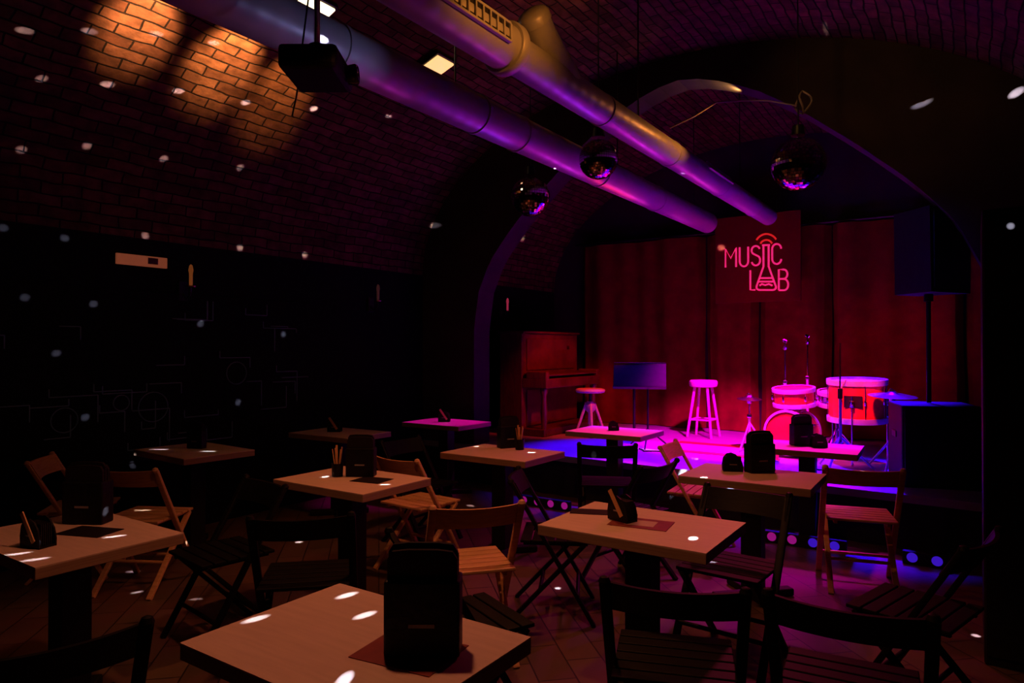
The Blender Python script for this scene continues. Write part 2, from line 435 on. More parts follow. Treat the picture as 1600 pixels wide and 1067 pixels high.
# branch
m = MB(); m.tube([(0, 3.6, 0), (.02, 3.48, .05), (.02, 3.36, .11), (.02, 3.24, .18), (.02, 3.14, .26)], .085, 28); br = m.build('branch_pipe', M['duct'], t)
m = MB(); m.lathe([(0, .03), (.05, .025), (.08, .01), (.092, -.01), (.092, -.05), (.08, -.055)], 28, (.02, 3.135, .265), (0, -.65, .55)); m.build('end_cap', M['duct'], br)
t2 = thing('ventilation_duct', 'left-hand round metal duct, dim blue near the projector and magenta towards the stage', 'duct', (-2.73, 0, DZ))
MB().cyl((0, -1.4, 0), (0, 8.4, 0), .125, n=40).build('duct_pipe', M['duct'], t2)
for y in (1.2, 2.4, 3.6, 4.1, 5.4, 6.7):
    MB().lathe([(.125, 0), (.132, .004), (.132, .03), (.125, .034)], 40, (0, y, 0), (0, 1, 0)).build('joint_ring', M['duct'], t2)
# threaded hangers
for tt, x, ys in ((t, 0, (1.2, 4.6, 7.2)), (t2, 0, (.8, 3.4, 5.8, 7.9))):
    for y in ys:
        X = tt.location.x
        top = vz(X)-DZ+.01
        MB().cyl((x, y, .1), (x, y, top if y < 9 else 1), .006, n=8).build('hanger', M['blackm'], tt)

# ------------------------------------------------------------------ ceiling lamps
def ceiling_lamp(loc, s, m, label):
    # flat square lamp lying against the sloping vault
    x = loc[0]; dz = -RISE**2*(x-CX)/(HW**2*(vz(x)-ZS)); ang = -math.atan(dz)
    t = thing('ceiling_lamp', label, 'lamp', (x, loc[1], vz(x)-.01)); t.rotation_euler = (0, ang, 0)
    MB().box((0, 0, -.02), (s+.04, s+.04, .04), bev=.006).build('lamp_frame', M['blackm'], t)
    MB().box((0, 0, -.045), (s, s, .02), bev=.006).build('lamp_glass', m, t)
ceiling_lamp((-4.0, 3.27, 0), .27, M['lampw'], 'bright square lamp on the vault directly above the black projector')
ceiling_lamp((-3.9, 4.58, 0), .22, M['lampw2'], 'smaller orange square lamp on the vault between the two ducts')

# projector
pj = thing('projector', 'black projector hanging from a metal pole in front of the left duct', 'projector', (-2.3, 1.93, 2.66), 124)
MB().box((0, 0, .05), (.3, .24, .1), bev=.02).build('body', M['black'], pj)
MB().lathe([(.04, 0), (.045, .03), (.04, .04), (.03, .035), (0, .03)], 24, (.06, -.12, .05), (0, -1, 0)).build('lens', M['glassdark'], pj)
m = MB().cyl((0, 0, .14), (0, 0, vz(-2.3)-2.66), .013, n=16); m.build('ceiling_pole', M['chrome'], pj)
m = MB()
for sx, sy in ((-1, -1), (1, -1), (-1, 1), (1, 1)): m.bar((0, 0, .14), (sx*.11, sy*.09, .1), .018, .01)
m.cyl((0, 0, .11), (0, 0, .15), .035, n=20); m.build('mount_arms', M['blackm'], pj)
MB().tube([(.1, .1, .08), (.16, .14, -.02), (.14, .15, -.1), (.1, .13, -.12)], .004).build('hanging_cable', M['cable'], pj)
MB().tube([(0, .012, .5), (.08, .06, .4), (.12, .1, .2), (.1, .12, .09)], .004).build('hanging_cable', M['black'], pj)

# mirror balls
def mirror_ball(loc, r, label, rot):
    t = thing('mirror_ball', label, 'mirror ball', loc, 0, 'mirror balls under the vault')
    x, y, z = loc
    m = MB(); nr = 26
    for j in range(nr):
        a0 = -PI/2+PI*j/nr; a1 = -PI/2+PI*(j+1)/nr; am = (a0+a1)/2
        k = max(4, int(round(2*nr*math.cos(am))))
        for i in range(k):
            p0 = 2*PI*(i+.06)/k+rot+j*.37; p1 = 2*PI*(i+.94)/k+rot+j*.37
            b0 = a0+.06*(a1-a0); b1 = a1-.06*(a1-a0)
            nrm = Vector((math.cos(am)*math.cos((p0+p1)/2), math.cos(am)*math.sin((p0+p1)/2), math.sin(am)))
            jit = Vector((random.gauss(0, .012), random.gauss(0, .012), random.gauss(0, .012)))
            q = []
            for aa, pp in ((b0, p0), (b0, p1), (b1, p1), (b1, p0)):
                v = Vector((math.cos(aa)*math.cos(pp), math.cos(aa)*math.sin(pp), math.sin(aa)))*r
                v -= nrm*((v.dot(nrm))-r)+nrm*(v-nrm*r).dot(jit)
                q.append(m.bm.verts.new(v))
            m.bm.faces.new(q)
    m.build('mirror_tiles', M['mirror'], t)
    core = MB().lathe([(0, -r*.985)]+[(r*.985*math.cos(-PI/2+PI*i/16), r*.985*math.sin(-PI/2+PI*i/16)) for i in range(1, 16)]+[(0, r*.985)], 32)
    core.build('ball_core', M['black'], t)
    top = min(vz(x), 9)-z
    MB().cyl((0, 0, r+.02), (0, 0, r+.09), .05, .04, n=20).build('motor', M['blackm'], t)
    MB().cyl((0, 0, r-.01), (0, 0, r+.03), .008, n=8).build('axle', M['chrome'], t)
    MB().cyl((0, 0, r+.08), (0, 0, top), .005, n=8).build('chain', M['blackm'], t)
    return t
mirror_ball((-3.18, 5.0, 2.84), .17, 'small mirror ball with blue glints hanging left of the ducts', .2)
mirror_ball((-2.37, 4.7, 2.97), .15, 'dark mirror ball hanging between the two ducts', .9)
# hanging lamp with ball on the right
mirror_ball((-1.05, 5.3, 2.87), .19, 'large mirror ball with blue and orange glints hanging right of the ducts, above the drums', .5)
o = MB().tube([(-1.9, 4.97, 3.2), (-1.75, 5.1, 3.3), (-1.61, 5.18, 3.4), (-1.41, 5.2, 3.38), (-1.25, 5.25, 3.36), (-1.06, 5.3, 3.3)], .006).build('sagging_cable', M['cable'])
tag(o, 'thin pale cable sagging from the right duct to the large mirror ball', 'cable')
# tangle of rigging rope over the big ball
m = MB()
for k in range(3):
    a = k*2.1
    m.tube([(-1.02+.07*math.cos(a+u*.9)*math.sin(u*PI), 5.3+.05*math.sin(a)*math.sin(u*PI), 3.4-.17*u) for u in [i/8 for i in range(9)]], .007)
o = m.build('rigging_rope', M['cable']); tag(o, 'short loops of rigging rope above the large mirror ball', 'rope')

# ------------------------------------------------------------------ tables
def make_table():
    t = thing('cafe_table', '', 'table')
    m = MB().box((0, 0, .7475), (.75, .55, .005)); m.build('table_surface', M['top'], t)
    MB().box((0, 0, .725), (.75, .55, .04), bev=.002).build('tabletop', M['topedge'], t)
    MB().box((0, 0, .37), (.12, .12, .67), bev=.006).build('pedestal', M['black'], t)
    MB().box((0, 0, .7), (.3, .3, .012)).build('mounting_plate', M['black'], t)
    m = MB()
    for a in (PI/4, -PI/4):
        d = Vector((math.cos(a), math.sin(a), 0))
        m.bar(d*-.26+Vector((0, 0, .025)), d*.26+Vector((0, 0, .025)), .07, .045)
    m.build('cross_foot', M['black'], t)
    return t
TABLES = [
    (-1.365, 1.285, 0, 'nearest cafe table, pale top seen cut off at the bottom edge of the photo'),
    (-1.215, 2.835, 0, 'cafe table with a dark leaflet and tilted tan card behind the nearest black chair'),
    (-3.06, 2.84, 0, 'cafe table with a menu box beside two natural wood folding chairs, left of centre'),
    (-2.91, 4.19, 0, 'cafe table with a tall menu box and tan sticks, in front of the piano'),
    (-4.57, 5.55, 0, 'small far cafe table tinted magenta, left of the piano'),
    (-1.12, 4.30, 1, 'cafe table with a black menu box and napkin holder, in front of the drums'),
    (-2.78, 5.84, 0, 'cafe table against the stage edge below the red piano stool'),
    (-1.08, 5.77, 2, 'cafe table against the stage edge directly below the drum kit'),
    (-4.93, 2.97, -3, 'cafe table by the left wall, behind the natural wood chair at left'),
    (-4.83, 4.33, 2, 'dim far cafe table behind the left-of-centre table'),
    (-3.13, 1.34, 0, 'cafe table cut by the left edge of the photo'),
]
base = make_table()
for i, (x, y, rz, l) in enumerate(TABLES):
    o = base if i == 0 else copy_tree(base)
    o.location = (x, y, 0); o.rotation_euler = (0, 0, math.radians(rz)); o['label'] = l; o['group'] = 'pale-topped cafe tables'

# ------------------------------------------------------------------ chairs
def make_chair(m, cat='folding chair'):
    t = thing('folding_chair', '', 'chair')
    hw = .215; hi = .185
    for s in (-1, 1):
        mb = MB().bar((s*hw, .22, .0), (s*hw, -.235, .78), .022, .036, up=(s, 0, 0))
        mb.lathe([(0, -.02), (.014, -.014), (.02, 0), (.014, .014), (0, .02)], 12, (s*hw, -.238, .782))
        mb.build('leg', m, t)
        MB().bar((s*hi, -.25, .0), (s*hi, .17, .44), .022, .034, up=(s, 0, 0)).build('leg', m, t)
    mb = MB(); z = .445
    for i in range(6):
        y = -.16+i*.066
        mb.box((0, y, z+.006), (.40, .058, .016), bev=.004)
    for s in (-1, 1): mb.box((s*.15, .005, z-.012), (.02, .36, .022))
    mb.build('seat', m, t)
    # curved back board
    mb = MB(); n = 14; V = []
    for i in range(n+1):
        u = -1+2*i/n; x = u*(hw+.004); yb = -.045*(1-u*u)
        zt = .775+.006*u*u; zb = .672
        yt = -.232+yb; ybm = -.172+yb
        V.append([mb.bm.verts.new(p) for p in ((x, yt, zt), (x, ybm, zb), (x, ybm+.016, zb), (x, yt+.016, zt))])
    for A, B in zip(V, V[1:]):
        for k in range(4): mb.bm.faces.new((A[k], A[(k+1) % 4], B[(k+1) % 4], B[k]))
    mb.bm.faces.new(V[0]); mb.bm.faces.new(V[-1]); mb.smooth = True
    mb.build('backrest', m, t)
    MB().cyl((-hi, -.08, .175), (hi, -.08, .175), .011, n=12).build('crossbar', m, t)
    MB().cyl((-hw, .13, .16), (hw, .13, .16), .011, n=12).build('crossbar', m, t)
    return t
CH = [
    # natural ones
    ('n', -2.12, 2.74, 50, 'nearest natural wood folding chair, curved back rail showing behind the large menu box'),
    ('n', -3.22, 3.62, -4, 'natural wood folding chair turned sideways beside the left-of-centre table'),
    ('n', -4.42, 2.34, 28, 'natural wood folding chair at left with seat towards the nearest left table'),
    ('n', -.62, 4.92, 15, 'natural wood folding chair with pink-lit seat in front of the large speaker'),
    ('n', -1.72, 5.08, -85, 'natural wood folding chair seen from its side at the stage, left of the drums'),
    ('n', -5.05, 2.22, -40, 'mostly hidden natural wood folding chair against the left wall behind the leftmost table'),
    # black ones
    ('b', -.86, 2.28, 20, 'black folding chair in the foreground with full back rail towards the camera'),
    ('b', -1.68, 2.16, -24, 'black folding chair squeezed between the nearest table and the one behind it'),
    ('b', -1.0, 3.42, 176, 'black folding chair facing the camera behind the table with the tilted tan card'),
    ('b', -2.44, 4.98, 27, 'black folding chair outlined against the blue stage edge'),
    ('b', -2.62, 2.15, 44, 'black folding chair with thin lit back rail below the left-of-centre table'),
    ('b', -3.3, 2.15, 172, 'black folding chair in the dark gap between the two left-hand tables'),
    ('b', -.33, 2.42, 6, 'black folding chair in the lower right foreground'),
    ('b', -.2, 3.3, 74, 'black folding chair standing beside the tall black cabinet'),
    ('b', -2.16, .86, 72, 'black folding chair cut by the lower left corner'),
    ('b', -2.02, 3.45, -62, 'black folding chair at the left end of the table with the open leaflet'),
    ('b', -3.62, 4.1, -90, 'black folding chair on the left side of the table in front of the piano'),
    ('b', -1.9, 4.2, 80, 'black folding chair between the two middle tables of the second row'),
]
proto = {}
for k, x, y, rz, l in CH:
    if k not in proto:
        o = proto[k] = make_chair(M['natural'] if k == 'n' else M['blackwood'])
    else: o = copy_tree(proto[k])
    o.location = (x, y, 0); o.rotation_euler = (0, 0, math.radians(rz)); o['label'] = l
    o['group'] = 'natural wood folding chairs' if k == 'n' else 'black folding chairs'

# ------------------------------------------------------------------ things on the tables
TZ = .7505
def make_menu(w=.17, d=.075, h=.235):
    t = thing('menu_box', '', 'menu box')
    MB().box((0, 0, h*.36), (w, d, h*.72), bev=.006).build('box', M['leather'], t)
    m = MB()
    for i, (dy, hh) in enumerate(((-.02, 1.0), (-.004, 1.05), (.014, 1.0))):
        poly = [(-w*.46, h*.6), (w*.46, h*.6), (w*.46, h*hh-.02), (w*.4, h*hh-.004), (w*.2, h*hh), (-w*.2, h*hh), (-w*.4, h*hh-.004), (-w*.46, h*hh-.02)]
        m.prism(poly, .011, Matrix.Translation((0, dy, 0)))
    m.build('menu_cards', M['card'], t)
    MB().box((0, -d/2-.0008, h*.3), (w*.34, .002, .008)).build('printed_strip', M['greytext'], t)
    return t
def make_holder(stick=True):
    t = thing('napkin_holder', '', 'napkin holder')
    prof = [(-.06, 0), (.06, 0), (.062, .03), (.05, .07), (.025, .1), (-.005, .112), (-.035, .105), (-.055, .08), (-.062, .04)]
    m = MB()
    for dy in (-.03, .03): m.prism(prof, .006, Matrix.Translation((0, dy, 0)))
    m.box((0, 0, .004), (.118, .062, .008))
    m.build('side_plates', M['leather'], t)
    m = MB()
    for i in range(6): m.box((0, -.019+i*.0076, .05), (.1, .004, .085))
    m.build('napkins', M['card'], t)
    MB().box((0, -.0335, .045), (.045, .001, .006)).build('printed_strip', M['greytext'], t)
    if stick:
        MB().box((-.005, -.038, .08), (.02, .005, .13), Matrix.Rotation(math.radians(-35), 3, 'Y')).build('tan_card', M['tan'], t)
    return t
def make_sticks():
    t = thing('cutlery_cup', '', 'cup')
    MB().lathe([(0, 0), (.032, 0), (.036, .08), (.032, .08), (.029, .006), (0, .006)], 24).build('cup', M['leather'], t)
    for i in range(5):
        a = i*1.3; MB().bar((.008*math.cos(a), .008*math.sin(a), .01), (.03*math.cos(a), .03*math.sin(a), .165+.01*(i % 3)), .012, .004).build('wooden_stirrer', M['tan'], t)
    return t
pm, ph, pc = make_menu(), make_holder(), make_sticks()
phn = make_holder(False)
used = {}
def put(p, x, y, rz, label, group, sc=1):
    k = id(p)
    o = copy_tree(p) if k in used else p
    used[k] = 1
    o.location = (x, y, TZ); o.rotation_euler = (0, 0, math.radians(rz)); o['label'] = label; o['group'] = group
    o.scale = (sc, sc, sc)
    return o
GM, GH, GC = 'black menu boxes on the tables', 'napkin holders on the tables', 'cups of wooden stirrers on the tables'
put(pm, -1.17, 1.33, 33, 'large black menu box on the nearest table, standing on a dark red mat', GM, 1.13)
put(pm, -1.11, 4.42, 50, 'black menu box standing on the table in front of the drums, beside a napkin holder', GM, 1.05)
put(pm, -1.14, 5.83, 45, 'black menu box on the table directly below the drum kit', GM)
put(pm, -3.08, 2.93, 30, 'black menu box on the left-of-centre table next to tan stirrers', GM, 1.02)
put(pm, -3.0, 4.4, 60, 'black menu box on the table in front of the piano', GM)
put(pm, -4.98, 3.02, 20, 'black menu box on the table by the left wall', GM, .8)
put(pm, -3.27, 1.47, 30, 'black menu box behind the napkin holder on the leftmost table', GM, 1.1)
put(ph, -1.31, 2.83, -20, 'napkin holder with a tilted tan card on the table with the open leaflet', GH)
put(ph, -4.9, 4.33, 30, 'napkin holder on the dim far table left of centre', GH)
put(ph, -4.6, 5.55, 30, 'napkin holder on the small magenta-tinted table left of the piano', GH)
put(ph, -3.05, 1.19, 10, 'napkin holder near the front edge of the leftmost table', GH)
put(phn, -1.26, 4.36, 24, 'napkin holder left of the menu box on the table in front of the drums', GH)
put(phn, -1.0, 5.77, 30, 'napkin holder right of the menu box on the table below the drum kit', GH, .95)
put(phn, -2.8, 5.86, 30, 'napkin holder on the table at the stage edge below the red stool', GH, .8)
put(pc, -3.19, 2.84, 0, 'black cup of tan stirrers on the left-of-centre table', GC)
put(pc, -2.87, 4.36, 0, 'black cup of tan stirrers on the table in front of the piano', GC)
def leaflet(x, y, rz, w, d, m, label, z=TZ, inner=None):
    t = thing('leaflet', label, 'leaflet', (x, y, z), rz)
    MB().box((0, 0, .001), (w, d, .002)).build('sheet', m, t)
    if inner: MB().box((0, 0, .0023), (w*.5, d*.55, .0006)).build('printed_area', inner, t)
    return t
for o, z in ((pm, .0022), (ph, .0032)): o.location.z += z
leaflet(-1.2, 1.31, 8, .24, .19, M['redcard'], 'dark red paper mat under the large menu box on the nearest table')
leaflet(-1.22, 2.83, 8, .26, .17, M['redcard'], 'dark red paper mat with a tan print under the napkin holder with the tan card', inner=M['paper'])
leaflet(-1.5, 2.9, 22, .2, .1, M['card'], 'folded dark leaflet lying on the left corner of the table with the tan card')
leaflet(-2.99, 2.87, 10, .2, .16, M['card'], 'dark paper mat on the left-of-centre table') .location.x = -2.93
leaflet(-3.1, 1.4, 20, .22, .14, M['card'], 'dark paper mat on the leftmost table')

# ------------------------------------------------------------------ stage things
# piano
pn = thing('upright_piano', 'upright walnut piano at the left of the stage, lit red', 'piano', (-4.9, 7.93, SH), 0)
PL = 1.45
MB().box((.02, 0, .65), (.34, PL, 1.28), bev=.01).build('case', M['piano'], pn)
MB().box((.03, 0, 1.305), (.4, PL+.04, .03), bev=.008).build('lid', M['piano'], pn)
MB().box((.37, 0, .66), (.36, PL, .12), bev=.01).build('key_bed', M['piano'], pn)
MB().box((.365, 0, .77), (.35, PL-.1, .02), Matrix.Rotation(.05, 3, 'Y'), bev=.004).build('fall_board', M['piano'], pn)
for s in (-1, 1):
    MB().box((.4, s*(PL/2-.04), .76), (.3, .08, .1), bev=.015).build('cheek_block', M['piano'], pn)
    MB().lathe([(.035, 0), (.05, .03), (.03, .08), (.045, .3), (.03, .5), (.05, .56), (.05, .6)], 20, (.48, s*(PL/2-.06), 0)).build('leg', M['piano'], pn)
MB().box((.2, 0, .34), (.02, PL-.2, .46), bev=.006).build('lower_panel', M['piano'], pn)
MB().box((.2, 0, 1.02), (.02, PL-.2, .4), bev=.006).build('upper_panel', M['piano'], pn)
MB().box((.36, 0, .05), (.32, PL, .09), bev=.01).build('plinth', M['piano'], pn)
for y in (-.1, .02): MB().box((.24, y, .14), (.12, .03, .012), bev=.004).build('pedal', M['brass'], pn)
MB().box((.213, .42, 1.11), (.004, .07, .05)).build('maker_plate', M['brass'], pn)

def legs(t, n, r0, r1, z0, z1, rad, m, a0=0):
    for i in range(n):
        a = a0+2*PI*i/n
        MB().cyl((r1*math.cos(a), r1*math.sin(a), z0), (r0*math.cos(a), r0*math.sin(a), z1), rad, rad*1.15, n=14).build('leg', m, t)
# piano stool
ps = thing('piano_stool', 'round red-lit piano stool on splayed legs in front of the piano', 'stool', (-3.95, 7.6, SH), 0)
MB().lathe([(0, .545), (.15, .545), (.175, .552), (.185, .57), (.18, .59), (.15, .6), (0, .602)], 36).build('seat', M['stoolwood'], ps)
MB().cyl((0, 0, .36), (0, 0, .55), .022, n=16).build('screw_post', M['blackm'], ps)
MB().lathe([(.03, .3), (.06, .33), (.07, .4), (.04, .44), (0, .44)], 20).build('hub', M['stoolwood'], ps)
legs(ps, 4, .05, .19, .008, .42, .016, M['stoolwood'], .6)
# bar stool
bs = thing('bar_stool', 'tall bar stool with thick round seat and magenta-lit legs at centre of stage', 'stool', (-2.77, 8.35, SH), 0)
MB().lathe([(0, .62), (.14, .62), (.165, .63), (.172, .66), (.17, .69), (.155, .705), (0, .71)], 36).build('seat', M['stoolwood'], bs)
legs(bs, 4, .11, .215, .005, .63, .015, M['stoolwood'], .75)
m = MB()
for z, rr in ((.2, .182), (.215, .18)):
    pass
for i in range(4):
    a = .75+PI/2*i; b = a+PI/2; z = .22+.0*(i % 2); rr = .178
    m.cyl((rr*math.cos(a), rr*math.sin(a), z), (rr*math.cos(b), rr*math.sin(b), z), .011, n=10)
m.build('foot_rest', M['stoolwood'], bs)
# round pedestal table with bottle
pt = thing('pedestal_side_table', 'small round pedestal table behind the music stand', 'table', (-3.45, 7.8, SH), 0)
MB().lathe([(0, .615), (.17, .615), (.185, .622), (.185, .635), (0, .64)], 36).build('tabletop', M['stoolwood'], pt)
MB().cyl((0, 0, .01), (0, 0, .62), .017, n=16).build('pole', M['blackm'], pt)
MB().lathe([(0, .02), (.03, .02), (.15, .008), (.155, 0), (0, 0)], 32).build('base', M['blackm'], pt)
bt = thing('glass_bottle', 'small orange bottle standing on the round pedestal table', 'bottle', (-3.45, 7.8, SH+.64), 0)
MB().lathe([(0, 0), (.035, 0), (.038, .01), (.038, .13), (.03, .16), (.014, .19), (.013, .25), (0, .25)], 24).build('bottle_body', M['red_glass'], bt)
MB().lathe([(.016, .24), (.017, .27), (0, .275)], 16).build('bottle_cap', M['skin'], bt)
# music stand
ms = thing('music_stand', 'black music stand with wide blue-edged desk on the left of the stage', 'music stand', (-3.0, 7.15, SH), 22)
R1 = Matrix.Rotation(math.radians(-24), 3, 'X')
m = MB().box((-.09, .02, .79), (.58, .012, .3), R1, bev=.004); m.build('desk', M['black'], ms)
m = MB().box(Vector((-.09, .02, .79))+R1 @ Vector((0, -.035, -.15)), (.58, .07, .012), R1); m.build('desk_ledge', M['blackm'], ms)
m = MB().bar(Vector((-.38, .02, .79))+R1 @ Vector((0, 0, .155)), Vector((.2, .02, .79))+R1 @ Vector((0, 0, .155)), .014, .014); m.build('desk_rim', M['chrome'], ms)
MB().cyl((0, .03, .12), (0, .03, .8), .012, n=14).build('pole', M['blackm'], ms)
for i in range(3):
    a = .4+2*PI*i/3
    MB().cyl((0, .03, .2), (.24*math.cos(a), .03+.24*math.sin(a), .01), .009, n=10).build('tripod_leg', M['blackm'], ms)
# microphone stand and drums hardware
def tri(t, z, r, m, n=3, a0=0, rad=.01, zc=None):
    for i in range(n):
        a = a0+2*PI*i/n
        MB().cyl((0, 0, z), (r*math.cos(a), r*math.sin(a), .01), rad, n=10).build('tripod_leg', m, t)
def mic_stand(x, y, h, a0, label, m, arm=None):
    t = thing('microphone_stand', label, 'stand', (x, y, SH), 0, 'thin stands on the stage')
    MB().cyl((0, 0, .1), (0, 0, h*.6), .013, n=14).build('lower_tube', m, t)
    MB().cyl((0, 0, h*.6), (0, 0, h), .008, n=12).build('upper_tube', M['chrome'], t)
    MB().cyl((0, 0, h*.56), (0, 0, h*.64), .022, n=14).build('clutch', M['blackm'], t)
    MB().box((0, 0, .22), (.05, .05, .07), bev=.01).build('leg_collar', m, t)
    tri(t, .3, .28, m, a0=a0)
    if arm: MB().cyl((0, 0, h*.62), arm, .008, n=10).build('boom_arm', m, t)
    return t
bluem = mat('painted_hardware', (.45, .45, .5), .4, metal=.2)
mic_stand(-1.0, 6.82, 1.15, .3, 'tall thin stand with wide tripod rising in front of the raised floor tom', bluem, (.05, 0, .82))
# cymbal stands
def cymbal_stand(x, y, h, label, cym=0, a0=0, m=bluem, group='cymbal stands of the drum kit'):
    t = thing('cymbal_stand', label, 'stand', (x, y, SH), 0, group)
    MB().cyl((0, 0, .05), (0, 0, h*.62), .014, n=14).build('lower_tube', m, t)
    MB().cyl((0, 0, h*.6), (0, 0, h), .009, n=12).build('upper_tube', M['chrome'], t)
    MB().box((0, 0, h*.62), (.045, .035, .04), bev=.008).build('clamp', M['chrome'], t)
    MB().lathe([(.006, 0), (.025, .01), (.028, .03), (.018, .045), (.006, .05)], 16, (0, 0, h-.1)).build('tilter', M['chrome'], t)
    MB().box((0, 0, h+.0), (.05, .012, .03), Matrix.Rotation(.5, 3, 'Y'), bev=.005).build('wing_nut', M['chrome'], t)
    tri(t, .3, .27 if cym > .15 else .18, m, a0=a0)
    if cym:
        MB().lathe([(0, .03), (.03, .03), (.05, .012), (cym*.6, .004), (cym, -.012), (cym, -.014), (cym*.6, 0), (.045, .006), (0, .02)], 40, (0, 0, h-.035), (.05, -.06, 1)).build('cymbal', M['brass'], t)
    return t
cymbal_stand(-1.7, 7.86, 1.18, 'left one of the two bare cymbal stands rising above the red drums', a0=.8)
cymbal_stand(-1.55, 8.28, 1.24, 'right one of the two bare cymbal stands rising above the red drums', a0=1.9)
cymbal_stand(-.6, 7.0, .72, 'low cymbal on a wide tripod stand beside the large speaker', cym=.2, a0=.4)
# hardware: drums
def drum(name, label, loc, r, h, axis, tilt_m=M['drumred'], lugs=8, head=None, hw=.02):
    t = thing(name, label, 'drum', loc, 0)
    ax = Vector(axis).normalized(); q = ax.to_track_quat('Z', 'Y').to_matrix()
    def W(v): return q @ Vector(v)
    c0 = W((0, 0, -h/2)); c1 = W((0, 0, h/2))
    MB().cyl(c0, c1, r, n=48).build('shell', tilt_m, t)
    for s in (-1, 1):
        cc = W((0, 0, s*h/2))
        MB().lathe([(r*.98, -hw), (r+.018, -hw), (r+.02, 0), (r+.018, hw), (r*.98, hw)], 48, cc, ax).build('hoop', M['hoop'], t)
        MB().lathe([(0, .006), (r*.95, .006), (r, 0)] if s > 0 else [(r, 0), (r*.95, -.006), (0, -.006)], 48, cc, ax).build('drum_head', head or M['skin'], t)
    for i in range(lugs):
        a = 2*PI*(i+.5)/lugs; p = Vector((math.cos(a)*(r+.014), math.sin(a)*(r+.014), 0))
        mb = MB().cyl(W(p+Vector((0, 0, -h/2))), W(p+Vector((0, 0, h/2))), .004, n=8)
        mb.box(W(p), (.02, .02, .05), q, bev=.005)
        mb.build('tension_rod', M['chrome'], t)
    return t, W
b, W = drum('bass_drum', 'red bass drum with chrome hoops at the left of the drum kit', (-1.53, 7.4, SH+.246), .21, .34, (-.12, -1, .04), head=M['drumred'])
for s in (-1, 1): MB().cyl((s*.19, -.1, -.08), (s*.28, -.28, -.238), .009, n=10).build('spur', M['chrome'], b)
tmt, W = drum('rack_tom', 'small red tom standing above the bass drum, bright with chrome', (-1.52, 7.42, SH+.605), .19, .15, (-.03, -.1, 1), lugs=6, head=M['drumred'])
MB().box((0, .2, -.02), (.05, .03, .07), bev=.006).build('mounting_bracket', M['chrome'], tmt)
ft, W = drum('floor_tom', 'large red floor tom raised on chrome legs at the right of the drum kit', (-.93, 7.35, SH+.6), .25, .36, (.0, -.04, 1), hw=.026)
for i in range(3):
    a = .5+2*PI*i/3; p = (math.cos(a)*.28, math.sin(a)*.28)
    mb = MB().cyl((*p, .05), (*p, -.6), .008, n=10); mb.box((*p, -.02), (.04, .04, .06), bev=.006); mb.cyl((*p, -.6), (*p, -.575), .014, n=10)
    mb.build('leg', M['chrome'], ft)
MB().box((0, -.252, 0), (.16, .006, .11), bev=.002).build('badge', M['card'], ft)
sd, W = drum('snare_drum', 'shallow chrome snare drum between the bass drum and the floor tom', (-1.17, 7.75, SH+.58), .17, .12, (.05, -.12, 1), tilt_m=M['chrome'], lugs=8)
MB().cyl((0, 0, -.07), (0, 0, -.45), .014, n=12).build('stand_pole', M['chrome'], sd)
for i in range(3):
    a = .2+2*PI*i/3
    MB().cyl((0, 0, -.3), (.22*math.cos(a), .22*math.sin(a), -.57), .01, n=10).build('stand_leg', M['chrome'], sd)
hh = cymbal_stand(-2.0, 7.55, .6, 'low hi-hat with small purple cymbal left of the bass drum', cym=.13, a0=.2)
# kick pedal
kp = thing('kick_pedal', 'chrome kick pedal on the floor in front of the bass drum', 'pedal', (-1.6, 6.95, SH), 10)
MB().box((0, 0, .012), (.09, .26, .02), bev=.004).build('base_plate', M['chrome'], kp)
MB().box((0, 0, .05), (.07, .24, .01), Matrix.Rotation(.2, 3, 'X')).build('foot_board', M['chrome'], kp)
MB().tube([(0, .1, .03), (.0, .11, .12), (0, .13, .2)], .007).build('beater', M['chrome'], kp)
# cables on the stage floor
for pts, l in (([(-1.3, 6.75), (-1.15, 6.65), (-1.0, 6.75), (-.85, 6.62), (-.7, 6.8)], 'dark cable curling on the stage in front of the floor tom'),
               ([(-3.02, 6.95), (-2.9, 6.8), (-2.75, 6.9), (-2.6, 6.85)], 'dark cable lying on the stage beside the music stand')):
    P = []
    for i in range(len(pts)-1):
        for k in range(6):
            f = k/6; P.append((pts[i][0]*(1-f)+pts[i+1][0]*f, pts[i][1]*(1-f)+pts[i+1][1]*f+.03*math.sin(f*PI), SH+.008))
    o = MB().tube(P, .007).build('floor_cable', M['black']); tag(o, l, 'cable')
# rugs and tape
o = MB().box((-2.5, 7.75, SH+.003), (.72, .14, .005), Matrix.Rotation(.0, 3, 'Z')).build('red_mat', M['rug']); tag(o, 'thin red strip mat in front of the bar stool, farther one', 'mat')
o = MB().box((-2.28, 7.08, SH+.003), (1.0, .15, .005), Matrix.Rotation(-.02, 3, 'Z')).build('red_mat', M['rug']); tag(o, 'long red strip mat across the stage, nearer one', 'mat')
o = MB().box((-2.98, 6.98, SH+.003), (.38, .035, .005), Matrix.Rotation(-.12, 3, 'Z')).build('white_strip', M['white']); tag(o, 'short white strip taped on the stage floor', 'tape')

